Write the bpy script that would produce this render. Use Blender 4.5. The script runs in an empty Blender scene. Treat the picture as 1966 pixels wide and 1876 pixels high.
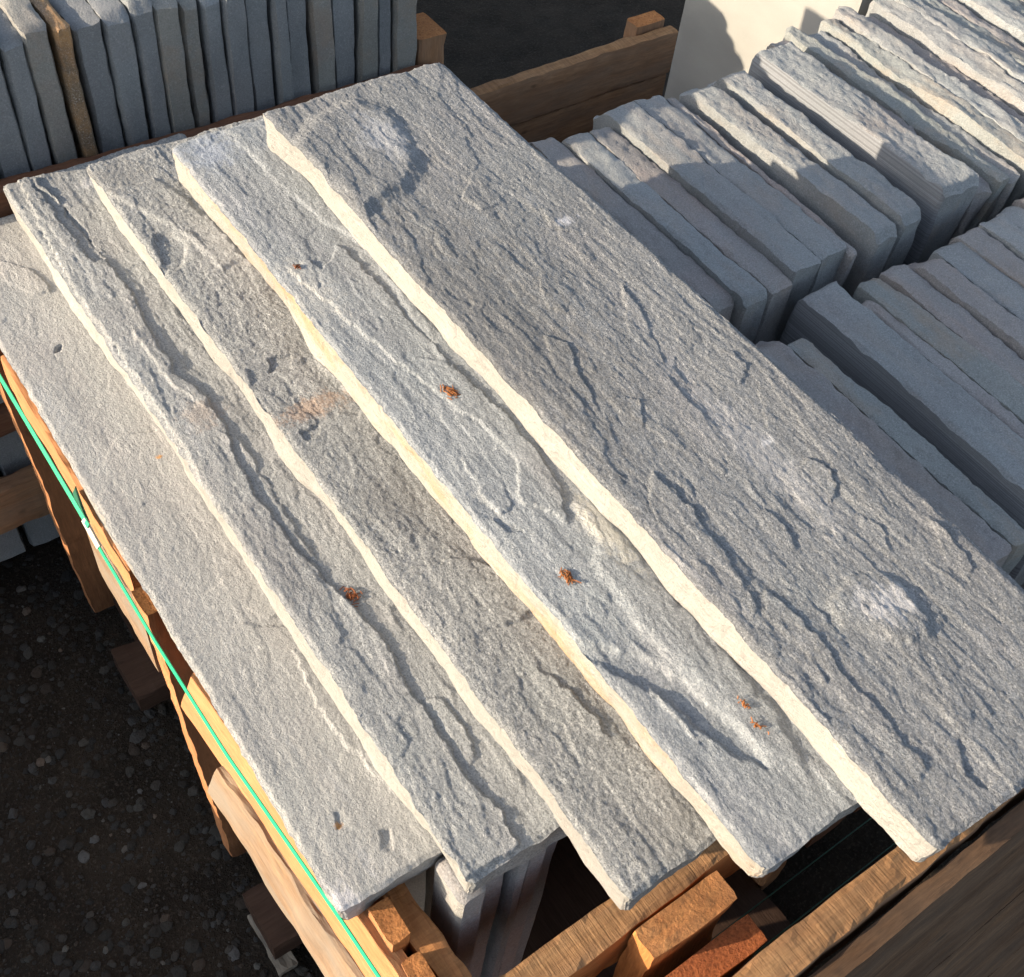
import bpy, math, random
import numpy as np
from mathutils import Matrix, Vector

# ---------------------------------------------------------------- camera, sky, sun, exposure
H = 2.05                       # height of the camera above the ground; all z below are relative to the camera
sc = bpy.context.scene
cd = bpy.data.cameras.new("camera"); cam = bpy.data.objects.new("camera", cd)
sc.collection.objects.link(cam); sc.camera = cam
cd.sensor_width = 36.0; cd.lens = 2215.9 * 36 / 1966.0; cd.clip_start = 0.05; cd.clip_end = 500
R = ((0.81412618, 0.40319707, -0.41788836), (-0.57377991, 0.66923234, -0.47212782), (0.08930385, 0.62414757, 0.77618595))
M = Matrix(R).to_4x4(); M.translation = Vector((0, 0, H)); cam.matrix_world = M

SUN_EL, SUN_AZ = 15.0, 161.0   # degrees; the azimuth of the direction towards the sun, counter-clockwise from +X
w = bpy.data.worlds.new("World"); sc.world = w; w.use_nodes = True
nt = w.node_tree; bg = nt.nodes["Background"]
sky = nt.nodes.new("ShaderNodeTexSky"); sky.sky_type = 'NISHITA'; sky.sun_disc = False
sky.sun_elevation = math.radians(SUN_EL); sky.sun_rotation = math.radians(90 - SUN_AZ)
sky.air_density = 1.0; sky.dust_density = 2.0; sky.ozone_density = 1.6
hs = nt.nodes.new("ShaderNodeHueSaturation"); hs.inputs["Saturation"].default_value = 0.62
nt.links.new(sky.outputs[0], hs.inputs["Color"]); nt.links.new(hs.outputs[0], bg.inputs[0]); bg.inputs[1].default_value = 0.14
sl = bpy.data.lights.new("sun", 'SUN'); sl.energy = 4.5; sl.angle = math.radians(0.55); sl.color = (1.0, 0.82, 0.60)
so = bpy.data.objects.new("sun", sl); sc.collection.objects.link(so)
sd = Vector((math.cos(math.radians(SUN_EL)) * math.cos(math.radians(SUN_AZ)), math.cos(math.radians(SUN_EL)) * math.sin(math.radians(SUN_AZ)), math.sin(math.radians(SUN_EL))))
so.rotation_euler = (-sd).to_track_quat('-Z', 'Y').to_euler(); so.location = (-3, 3, 5)
sc.view_settings.view_transform = 'Standard'; sc.view_settings.look = 'None'; sc.view_settings.gamma = 1.0
sc.view_settings.exposure = 1.2
sc.cycles.max_bounces = 6

# ---------------------------------------------------------------- helpers
def tag(o, label=None, cat=None, group=None, kind=None):
    if label: o['label'] = label
    if cat: o['category'] = cat
    if group: o['group'] = group
    if kind: o['kind'] = kind
    return o

def empty(name, loc, label, cat, group=None):
    o = bpy.data.objects.new(name, None); sc.collection.objects.link(o)
    o.location = (loc[0], loc[1], loc[2] + H); o.empty_display_size = 0.05
    return tag(o, label, cat, group)

class Noise:
    """smooth lattice noise, -1..1, evaluated on arrays"""
    def __init__(self, seed, n=96):
        self.n = n; self.g = np.random.RandomState(seed).uniform(-1, 1, (n, n))
    def __call__(self, x, y):
        n = self.n; xi = np.floor(x).astype(int); yi = np.floor(y).astype(int)
        fx = x - xi; fy = y - yi
        fx = fx * fx * (3 - 2 * fx); fy = fy * fy * (3 - 2 * fy)
        a = self.g[xi % n, yi % n]; b = self.g[(xi + 1) % n, yi % n]; c = self.g[xi % n, (yi + 1) % n]; d = self.g[(xi + 1) % n, (yi + 1) % n]
        return (a * (1 - fx) + b * fx) * (1 - fy) + (c * (1 - fx) + d * fx) * fy
    def fbm(self, x, y, o=4, gain=0.5):
        s = 0; a = 1.0; t = 0
        for k in range(o):
            s = s + a * self(x * 2 ** k + 17.3 * k, y * 2 ** k + 9.1 * k); t += a; a *= gain
        return s / t

def sstep(t):
    t = np.clip(t, 0, 1); return t * t * (3 - 2 * t)

def lattice_box(name, fn, nx, ny, nz, mats, parent=None, slots=(0, 0, 0, 0, 0, 0), smooth=True):
    """closed box of six grids; fn maps u,v,w in 0..1 to positions. faces: u0 u1 v0 v1 w0 w1"""
    V = []; Fc = []; MI = []; base = 0
    for fi, (ax, val) in enumerate(((0, 0), (0, 1), (1, 0), (1, 1), (2, 0), (2, 1))):
        dims = [(ny, nz), (nx, nz), (nx, ny)][ax]
        if fi == 4: dims = (max(1, nx // 4), max(1, ny // 4)) if nx * ny > 4000 else dims
        a, b = np.meshgrid(np.linspace(0, 1, dims[0] + 1), np.linspace(0, 1, dims[1] + 1), indexing='ij')
        c = np.full_like(a, float(val))
        u, v, ww = [(c, a, b), (a, c, b), (a, b, c)][ax]
        P = np.stack(fn(u.ravel(), v.ravel(), ww.ravel()), 1)
        V.append(P)
        i, j = np.meshgrid(np.arange(dims[0]), np.arange(dims[1]), indexing='ij')
        k = (i * (dims[1] + 1) + j).ravel() + base; s = dims[1] + 1
        q = np.stack((k, k + s, k + s + 1, k + 1), 1)
        if (val == 0 and ax != 1) or (val == 1 and ax == 1): q = q[:, ::-1]
        Fc.append(q); MI.append(np.full(len(q), slots[fi])); base += len(P)
    V = np.concatenate(V).astype(np.float32); Fc = np.concatenate(Fc).astype(np.int32); MI = np.concatenate(MI).astype(np.int32)
    me = bpy.data.meshes.new(name)
    me.vertices.add(len(V)); me.vertices.foreach_set("co", V.ravel())
    me.loops.add(Fc.size); me.loops.foreach_set("vertex_index", Fc.ravel())
    me.polygons.add(len(Fc)); me.polygons.foreach_set("loop_start", np.arange(0, Fc.size, 4, dtype=np.int32))
    me.polygons.foreach_set("material_index", MI)
    me.polygons.foreach_set("use_smooth", np.full(len(Fc), smooth))
    for m in mats: me.materials.append(m)
    me.update(calc_edges=True); me.validate()
    o = bpy.data.objects.new(name, me); sc.collection.objects.link(o)
    if parent: o.parent = parent
    return o

def mesh_obj(name, verts, faces, mat, parent=None, smooth=False):
    me = bpy.data.meshes.new(name); me.from_pydata([tuple(v) for v in verts], [], faces); me.update()
    me.materials.append(mat)
    if smooth: me.polygons.foreach_set("use_smooth", [True] * len(me.polygons))
    o = bpy.data.objects.new(name, me); sc.collection.objects.link(o)
    if parent: o.parent = parent
    return o

# ---------------------------------------------------------------- materials
class NB:
    def __init__(self, name, rough=0.9, spec=0.25):
        self.m = bpy.data.materials.new(name); self.m.use_nodes = True
        self.t = self.m.node_tree; self.b = self.t.nodes["Principled BSDF"]
        self.b.inputs["Roughness"].default_value = rough; self.b.inputs["Specular IOR Level"].default_value = spec
        self.co = self.t.nodes.new("ShaderNodeTexCoord"); self.oi = self.t.nodes.new("ShaderNodeObjectInfo")
        ad = self.t.nodes.new("ShaderNodeVectorMath"); ad.operation = 'ADD'
        sc_ = self.t.nodes.new("ShaderNodeVectorMath"); sc_.operation = 'SCALE'
        cx = self.t.nodes.new("ShaderNodeCombineXYZ")
        for i, k in enumerate((3.1, 7.7, 5.3)):
            mm = self.math('MULTIPLY', self.oi.outputs["Random"], k); self.t.links.new(mm, cx.inputs[i])
        self.t.links.new(self.co.outputs["Object"], ad.inputs[0]); self.t.links.new(cx.outputs[0], ad.inputs[1])
        self.vec = ad.outputs[0]
    def lk(self, a, b): self.t.links.new(a, b)
    def math(self, op, a, b=None, c=None, clamp=False):
        n = self.t.nodes.new("ShaderNodeMath"); n.operation = op; n.use_clamp = clamp
        for i, x in enumerate((a, b, c)):
            if x is None: continue
            if isinstance(x, (int, float)): n.inputs[i].default_value = x
            else: self.lk(x, n.inputs[i])
        return n.outputs[0]
    def scale(self, s, vec=None):
        n = self.t.nodes.new("ShaderNodeVectorMath"); n.operation = 'MULTIPLY'
        self.lk(vec or self.vec, n.inputs[0]); n.inputs[1].default_value = s; return n.outputs[0]
    def noise(self, s, detail=4, rough=0.6, vec=None, dist=0.0):
        n = self.t.nodes.new("ShaderNodeTexNoise"); n.inputs["Scale"].default_value = 1.0
        n.inputs["Detail"].default_value = detail; n.inputs["Roughness"].default_value = rough; n.inputs["Distortion"].default_value = dist
        s = s if isinstance(s, tuple) else (s, s, s)
        self.lk(self.scale(s, vec), n.inputs["Vector"]); return n.outputs["Fac"]
    def ramp(self, fac, stops):
        n = self.t.nodes.new("ShaderNodeValToRGB"); self.lk(fac, n.inputs[0])
        e = n.color_ramp.elements
        while len(e) < len(stops): e.new(0.5)
        for i, (p, c) in enumerate(stops):
            e[i].position = p; e[i].color = (c, c, c, 1) if isinstance(c, (int, float)) else (*c, 1)
        return n.outputs[0]
    def mix(self, fac, a, b, mode='MIX'):
        n = self.t.nodes.new("ShaderNodeMix"); n.data_type = 'RGBA'; n.blend_type = mode
        for s, x in ((n.inputs[0], fac), (n.inputs[6], a), (n.inputs[7], b)):
            if isinstance(x, (int, float)): s.default_value = x
            elif isinstance(x, tuple): s.default_value = (*x, 1)
            else: self.lk(x, s)
        return n.outputs[2]
    def col(self, c): self.lk(c, self.b.inputs["Base Color"])
    def bump(self, hts):
        prev = None
        for h, dist, strength in hts:
            n = self.t.nodes.new("ShaderNodeBump"); n.inputs["Distance"].default_value = dist; n.inputs["Strength"].default_value = strength
            self.lk(h, n.inputs["Height"])
            if prev: self.lk(prev, n.inputs["Normal"])
            prev = n.outputs[0]
        self.lk(prev, self.b.inputs["Normal"])

# stains and mineral patches on the treads: tread, centre in the tread's own metres, radii, colour, strength
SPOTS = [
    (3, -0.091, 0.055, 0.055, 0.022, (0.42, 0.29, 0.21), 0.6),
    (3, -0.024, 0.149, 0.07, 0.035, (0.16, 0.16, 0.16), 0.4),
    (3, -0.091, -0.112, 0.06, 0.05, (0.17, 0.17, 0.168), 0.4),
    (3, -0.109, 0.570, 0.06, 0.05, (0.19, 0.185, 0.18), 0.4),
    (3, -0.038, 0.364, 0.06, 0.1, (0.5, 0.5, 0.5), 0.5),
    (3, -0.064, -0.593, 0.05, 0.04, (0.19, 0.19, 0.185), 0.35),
    (5, -0.033, 0.478, 0.04, 0.07, (0.42, 0.44, 0.48), 0.6),
    (5, 0.083, 0.226, 0.018, 0.01, (0.62, 0.63, 0.68), 0.75),
    (5, 0.005, -0.406, 0.04, 0.03, (0.6, 0.6, 0.62), 0.7),
    (5, 0.051, -0.187, 0.012, 0.005, (0.66, 0.67, 0.7), 0.7),
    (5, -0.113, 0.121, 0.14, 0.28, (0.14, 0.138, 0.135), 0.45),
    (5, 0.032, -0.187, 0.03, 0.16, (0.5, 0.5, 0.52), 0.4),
    (4, -0.100, 0.564, 0.04, 0.05, (0.3, 0.34, 0.42), 0.6),
    (4, -0.033, -0.234, 0.02, 0.07, (0.5, 0.48, 0.42), 0.6),
    (4, -0.116, 0.246, 0.03, 0.09, (0.5, 0.49, 0.46), 0.4),
    (2, -0.092, 0.057, 0.03, 0.03, (0.34, 0.28, 0.24), 0.5),
    (2, -0.032, 0.558, 0.02, 0.015, (0.6, 0.6, 0.62), 0.6),
    (2, -0.118, -0.169, 0.05, 0.12, (0.2, 0.195, 0.2), 0.4),
    (1, -0.046, 0.036, 0.006, 0.004, (0.5, 0.25, 0.08), 0.9),
    (1, -0.098, -0.505, 0.005, 0.005, (0.55, 0.28, 0.1), 0.95),
    (1, -0.019, 0.494, 0.05, 0.05, (0.5, 0.49, 0.48), 0.4),
    (1, -0.134, -0.579, 0.02, 0.03, (0.55, 0.55, 0.6), 0.5),
]
def stone_mat(name, tint, warm=0.3, grain=1.0, streak=True, rust=0.0, saw=False, speck=1.0, tread=0, dk=1.0, bed=False):
    b = NB(name, 0.85, 0.3)
    big = b.noise((5, 2.2, 5), 4, 0.6)
    c = b.mix(b.ramp(big, [(0.35, 0.0), (0.65, 1.0)]), tuple(x * 0.86 for x in tint), tuple(x * 1.1 for x in tint))
    hue = b.noise((9, 3.5, 9), 3, 0.55, b.scale((1, 1, 1)), 0.6)
    c = b.mix(b.math('MULTIPLY', b.ramp(hue, [(0.5, 0.0), (0.72, 1.0)]), warm), c, (tint[0] * 1.12, tint[1] * 0.97, tint[2] * 0.93))
    hue2 = b.noise((6, 5, 6), 3, 0.55)
    c = b.mix(b.math('MULTIPLY', b.ramp(hue2, [(0.5, 0.0), (0.75, 1.0)]), 0.18), c, (tint[0] * 0.86, tint[1] * 1.0, tint[2] * 0.98))
    if streak:
        st = b.noise((160, 9, 160), 4, 0.65)
        c = b.mix(b.ramp(st, [(0.35, min(1.0, 0.55 * dk)), (0.62, 0.0)]), c, tuple(x * 0.72 for x in tint))
        pale = b.noise((30, 8, 30), 5, 0.7)
        c = b.mix(b.ramp(pale, [(0.6, 0.0), (0.76, 0.5)]), c, (0.52, 0.53, 0.56))
    sp = b.noise(420, 3, 0.7)
    c = b.mix(b.ramp(sp, [(0.34, 0.8 * speck), (0.5, 0.0)]), c, tuple(x * 0.45 for x in tint))
    c = b.mix(b.ramp(sp, [(0.55, 0.0), (0.72, 0.65 * speck)]), c, (0.6, 0.6, 0.6))
    sp2 = b.noise(130, 5, 0.75)
    c = b.mix(b.ramp(sp2, [(0.36, 0.45 * speck), (0.52, 0.0)]), c, tuple(x * 0.6 for x in tint))
    if rust:
        rn = b.noise((14, 5, 14), 5, 0.65)
        c = b.mix(b.ramp(rn, [(0.5, 0.0), (0.64, rust)]), c, (0.46, 0.26, 0.11))
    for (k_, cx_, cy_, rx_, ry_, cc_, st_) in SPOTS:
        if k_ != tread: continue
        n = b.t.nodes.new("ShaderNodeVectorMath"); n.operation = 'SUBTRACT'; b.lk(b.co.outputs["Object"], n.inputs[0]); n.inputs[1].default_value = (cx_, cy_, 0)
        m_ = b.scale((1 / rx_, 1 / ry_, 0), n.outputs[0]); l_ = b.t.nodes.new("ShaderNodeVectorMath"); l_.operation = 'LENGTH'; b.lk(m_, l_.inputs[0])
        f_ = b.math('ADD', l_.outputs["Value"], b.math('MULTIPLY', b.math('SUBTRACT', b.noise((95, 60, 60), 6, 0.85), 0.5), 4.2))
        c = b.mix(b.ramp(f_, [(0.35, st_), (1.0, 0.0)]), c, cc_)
    b.col(c)
    h = [(b.noise(380, 4, 0.7), 0.0024 * grain, 1.0), (b.noise((170, 100, 170), 5, 0.75), 0.0034 * grain, 1.0)]
    if bed:
        h.append((b.noise((14, 9, 240), 4, 0.75), 0.004, 0.9)); h.append((b.noise(45, 4, 0.7), 0.006, 0.7))
    if saw:
        z = b.scale((0, 0, 1), b.co.outputs["Object"])
        wv = b.noise((0.6, 0.6, 270), 2, 0.7, b.co.outputs["Object"])
        c2 = b.mix(b.ramp(wv, [(0.44, 0.0), (0.58, 0.6)]), c, tuple(x * 0.42 for x in tint)); b.col(c2)
        h.append((wv, 0.0004, 0.7))
    b.bump(h)
    return b.m

def wood_mat(name, dark, light, grey=0.0, end=False, saw=0.0):
    b = NB(name, 0.8, 0.25)
    g1 = b.noise((5.0, 60, 60), 6, 0.7, None, 0.3); g2 = b.noise((24, 260, 260), 4, 0.75)
    c = b.mix(b.ramp(g1, [(0.3, 0.0), (0.7, 1.0)]), dark, light)
    c = b.mix(b.ramp(g2, [(0.35, 0.5), (0.6, 0.0)]), c, tuple(x * 0.5 for x in dark))
    bl = b.noise((4, 9, 9), 4, 0.6)
    c = b.mix(b.ramp(bl, [(0.45, 0.0), (0.7, 0.55)]), c, tuple(x * 0.8 for x in dark))
    kn = b.noise((16, 30, 30), 2, 0.4)
    c = b.mix(b.ramp(kn, [(0.70, 0.0), (0.76, 0.75)]), c, tuple(x * 0.35 for x in dark))
    if grey: c = b.mix(b.ramp(b.noise((5, 22, 22), 4, 0.65), [(0.35, 0.0), (0.62, grey)]), c, (0.19, 0.165, 0.135))
    h = [(g2, 0.0011, 0.9), (g1, 0.002, 0.6)]
    if saw:
        s = b.noise((170, 9, 9), 5, 0.8)
        c = b.mix(b.ramp(s, [(0.36, saw), (0.58, 0.0)]), c, tuple(x * 0.42 for x in dark))
        h.append((s, 0.0035, 1.0))
    if end:
        v = b.t.nodes.new("ShaderNodeTexVoronoi"); v.inputs["Scale"].default_value = 1.0
        b.lk(b.scale((60, 210, 210)), v.inputs["Vector"])
        c = b.mix(b.ramp(v.outputs["Distance"], [(0.1, 0.6), (0.5, 0.0)]), c, tuple(x * 0.4 for x in dark))
        h.append((v.outputs["Distance"], 0.0015, 0.8)); h.append((b.noise(300, 4, 0.8), 0.003, 1.0))
    b.col(c); b.bump(h)
    return b.m

TREAD = [stone_mat("tread_stone_a", (0.375, 0.378, 0.375), 0.3, 0.75, speck=0.65, dk=0.5, tread=1),
         stone_mat("tread_stone_b", (0.365, 0.38, 0.39), 0.4, 1.0, tread=2),
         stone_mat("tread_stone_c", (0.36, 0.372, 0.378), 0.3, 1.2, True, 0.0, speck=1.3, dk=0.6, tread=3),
         stone_mat("tread_stone_d", (0.315, 0.34, 0.365), 0.4, 0.85, speck=0.85, dk=1.3, tread=4),
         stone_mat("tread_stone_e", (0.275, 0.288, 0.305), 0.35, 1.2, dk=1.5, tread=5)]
RISER = stone_mat("tread_edge_stone", (0.375, 0.367, 0.35), 0.2, 0.9, False, speck=0.22, bed=True)
RISER_R = stone_mat("tread_edge_stone_rusty", (0.375, 0.36, 0.33), 0.2, 0.9, False, 0.6, speck=0.22, bed=True)
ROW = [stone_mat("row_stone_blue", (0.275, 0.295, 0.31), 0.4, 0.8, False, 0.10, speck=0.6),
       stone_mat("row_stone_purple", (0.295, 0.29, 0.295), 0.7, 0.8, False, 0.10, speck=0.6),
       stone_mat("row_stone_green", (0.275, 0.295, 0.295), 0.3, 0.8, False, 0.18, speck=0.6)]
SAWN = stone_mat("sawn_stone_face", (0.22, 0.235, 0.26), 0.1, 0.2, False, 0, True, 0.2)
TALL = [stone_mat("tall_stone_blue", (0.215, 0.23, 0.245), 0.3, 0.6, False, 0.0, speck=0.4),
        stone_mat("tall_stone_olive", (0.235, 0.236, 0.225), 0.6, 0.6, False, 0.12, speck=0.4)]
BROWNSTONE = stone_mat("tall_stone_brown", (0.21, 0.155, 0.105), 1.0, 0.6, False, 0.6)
PANEL = stone_mat("panel_stone", (0.30, 0.30, 0.29), 0.1, 0.12, False, speck=0.08)
FRESH_SUNSIDE = wood_mat("fresh_wood_sunside", (0.38, 0.165, 0.07), (0.52, 0.25, 0.115))  # side boards; also post sides towards the sun, where it paints in sunlight
POSTWOOD_SHADE = wood_mat("post_wood_shade", (0.12, 0.052, 0.024), (0.20, 0.095, 0.045))  # post wood darkened to carry the shade on sides turned from the sun
ORANGE = wood_mat("orange_wood", (0.36, 0.13, 0.04), (0.54, 0.22, 0.07))
ORANGE_END = wood_mat("orange_wood_end", (0.40, 0.155, 0.05), (0.54, 0.24, 0.08), 0, True)
ORANGE_SAW = wood_mat("orange_rough_sawn_wood", (0.36, 0.15, 0.055), (0.50, 0.24, 0.09), 0.1, False, 0.35)
SAWWOOD = wood_mat("rough_sawn_wood", (0.30, 0.15, 0.065), (0.44, 0.25, 0.11), 0.15, False, 0.55)
WEATHER = wood_mat("weathered_wood", (0.16, 0.10, 0.06), (0.33, 0.21, 0.12), 0.8)
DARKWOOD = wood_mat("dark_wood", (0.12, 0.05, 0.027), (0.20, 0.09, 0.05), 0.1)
BROWNWOOD = wood_mat("brown_wood", (0.22, 0.115, 0.06), (0.38, 0.215, 0.115), 0.3)
FIBRE = wood_mat("fibrous_wood_end", (0.30, 0.085, 0.03), (0.46, 0.15, 0.05), 0, True)

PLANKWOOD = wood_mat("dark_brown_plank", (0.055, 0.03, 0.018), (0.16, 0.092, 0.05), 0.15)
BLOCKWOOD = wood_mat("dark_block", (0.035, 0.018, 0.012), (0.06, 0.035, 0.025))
def plain(name, col, rough=0.5, metal=0.0, spec=0.5):
    b = NB(name, rough, spec)
    b.col(b.mix(b.ramp(b.noise(90, 3, 0.6), [(0.4, 0.0), (0.7, 0.5)]), col, tuple(x * 0.8 for x in col)))
    b.b.inputs["Metallic"].default_value = metal
    return b.m
STRAP = plain("green_plastic_strap", (0.02, 0.36, 0.18), 0.35)
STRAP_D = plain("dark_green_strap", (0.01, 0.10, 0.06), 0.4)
STEEL = plain("buckle_steel", (0.30, 0.30, 0.28), 0.45, 0.6)
NEEDLE = plain("dry_needles", (0.26, 0.10, 0.035), 0.8, 0.0, 0.2)
NEEDLE_D = plain("dark_dry_needles", (0.20, 0.07, 0.03), 0.8, 0.0, 0.2)
CREAMWOOD = wood_mat("weathered_stick", (0.14, 0.125, 0.105), (0.24, 0.215, 0.18), 0.5)

# ---------------------------------------------------------------- ground
b = NB("dark_soil", 0.95, 0.2)
n1 = b.noise(9, 5, 0.6); n2 = b.noise(150, 4, 0.7); n3 = b.noise(40, 4, 0.7)
c = b.mix(b.ramp(n1, [(0.35, 0.0), (0.7, 1.0)]), (0.013, 0.010, 0.0075), (0.030, 0.023, 0.017))
c = b.mix(b.ramp(n2, [(0.52, 0.0), (0.7, 0.7)]), c, (0.07, 0.058, 0.045)); b.col(c)
b.bump([(n2, 0.006, 1.0), (n3, 0.012, 0.9)])
SOIL = b.m
nz_ = Noise(5)
def ground_fn(x, y): return 0.008 * nz_.fbm(x * 9, y * 9, 4) 
gx = np.concatenate(([-60, -20, -8, -3], np.linspace(-1.5, 3.5, 150), [5, 10, 25, 60])); gy = np.concatenate(([-60, -20, -8, -3, -1], np.linspace(-0.3, 3.6, 130), [5, 8, 20, 60]))
GX, GY = np.meshgrid(gx, gy, indexing='ij'); GZ = ground_fn(GX, GY)
vs = np.stack((GX.ravel(), GY.ravel(), GZ.ravel()), 1); ny_ = len(gy)
fs = [(i * ny_ + j, (i + 1) * ny_ + j, (i + 1) * ny_ + j + 1, i * ny_ + j + 1) for i in range(len(gx) - 1) for j in range(ny_ - 1)]
tag(mesh_obj("ground", vs, fs, SOIL, None, True), kind='structure')

# loose gravel, one object
b = NB("gravel_stone", 0.85, 0.3)
at = b.t.nodes.new("ShaderNodeAttribute"); at.attribute_name = "tone"
c = b.mix(b.ramp(b.noise(120, 4, 0.6), [(0.35, 0.4), (0.65, 0.0)]), at.outputs["Color"], (0.03, 0.025, 0.02)); b.col(c)
b.bump([(b.noise(300, 4, 0.7), 0.002, 1.0)])
GRAV = b.m
def gravel(name, n, area, smin, smax, seed, power=3.0):
    rs = np.random.RandomState(seed)
    t = (1 + 5 ** .5) / 2
    ico = np.array([(-1, t, 0), (1, t, 0), (-1, -t, 0), (1, -t, 0), (0, -1, t), (0, 1, t), (0, -1, -t), (0, 1, -t), (t, 0, -1), (t, 0, 1), (-t, 0, -1), (-t, 0, 1)], float)
    ico /= np.linalg.norm(ico[0])
    F = [(0, 11, 5), (0, 5, 1), (0, 1, 7), (0, 7, 10), (0, 10, 11), (1, 5, 9), (5, 11, 4), (11, 10, 2), (10, 7, 6), (7, 1, 8), (3, 9, 4), (3, 4, 2), (3, 2, 6), (3, 6, 8), (3, 8, 9), (4, 9, 5), (2, 4, 11), (6, 2, 10), (8, 6, 7), (9, 8, 1)]
    # one subdivision
    vl = [tuple(v) for v in ico]; cache = {}; F2 = []
    def mid(a, c_):
        k = (min(a, c_), max(a, c_))
        if k not in cache:
            m = (np.array(vl[a]) + np.array(vl[c_])) / 2; m /= np.linalg.norm(m); vl.append(tuple(m)); cache[k] = len(vl) - 1
        return cache[k]
    for a, b_, c_ in F:
        x, y, z = mid(a, b_), mid(b_, c_), mid(c_, a); F2 += [(a, x, z), (b_, y, x), (c_, z, y), (x, y, z)]
    S = np.array(vl); F2 = np.array(F2); V = []; FF = []; C = []
    for k in range(n):
        s = smin + (smax - smin) * rs.rand() ** power
        x = rs.uniform(area[0], area[1]); y = rs.uniform(area[2], area[3])
        sc3 = s * np.array([rs.uniform(.7, 1.3), rs.uniform(.7, 1.3), rs.uniform(.25, .5)]) * 0.5
        P = S * (1 + rs.uniform(-.26, .22, (len(S), 1)))
        P = P * sc3; a = rs.rand() * 6.28; ca, sa = math.cos(a), math.sin(a)
        P = np.stack((P[:, 0] * ca - P[:, 1] * sa + x, P[:, 0] * sa + P[:, 1] * ca + y, P[:, 2] + sc3[2] * 0.25 + ground_fn(np.array([x]), np.array([y]))[0]), 1)
        FF.append(F2 + len(V) * len(S)); V.append(P)
        g = rs.choice([0.016, 0.024, 0.034, 0.05, 0.09], p=[.34, .3, .22, .11, .03]); tn = [(1, .93, .84), (.95, .97, .98), (1.2, .92, .72), (1, 1, .92)][rs.choice(4, p=[.4, .3, .1, .2])]
        C.append(np.tile([g * tn[0], g * tn[1], g * tn[2], 1], (len(S), 1)))
    V = np.concatenate(V); FF = np.concatenate(FF); C = np.concatenate(C)
    o = mesh_obj(name, V, [tuple(f) for f in FF.tolist()], GRAV, None, False)
    ca_ = o.data.color_attributes.new("tone", 'FLOAT_COLOR', 'POINT'); ca_.data.foreach_set("color", C.astype(np.float32).ravel())
    tag(o, kind='stuff'); tag(o, "small dark gravel and pebbles lying on the shaded soil beside the crate", "gravel"); return o
gravel("gravel", 13000, (-0.45, 0.45, 0.35, 1.9), 0.0025, 0.023, 3, 7.0)

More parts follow.
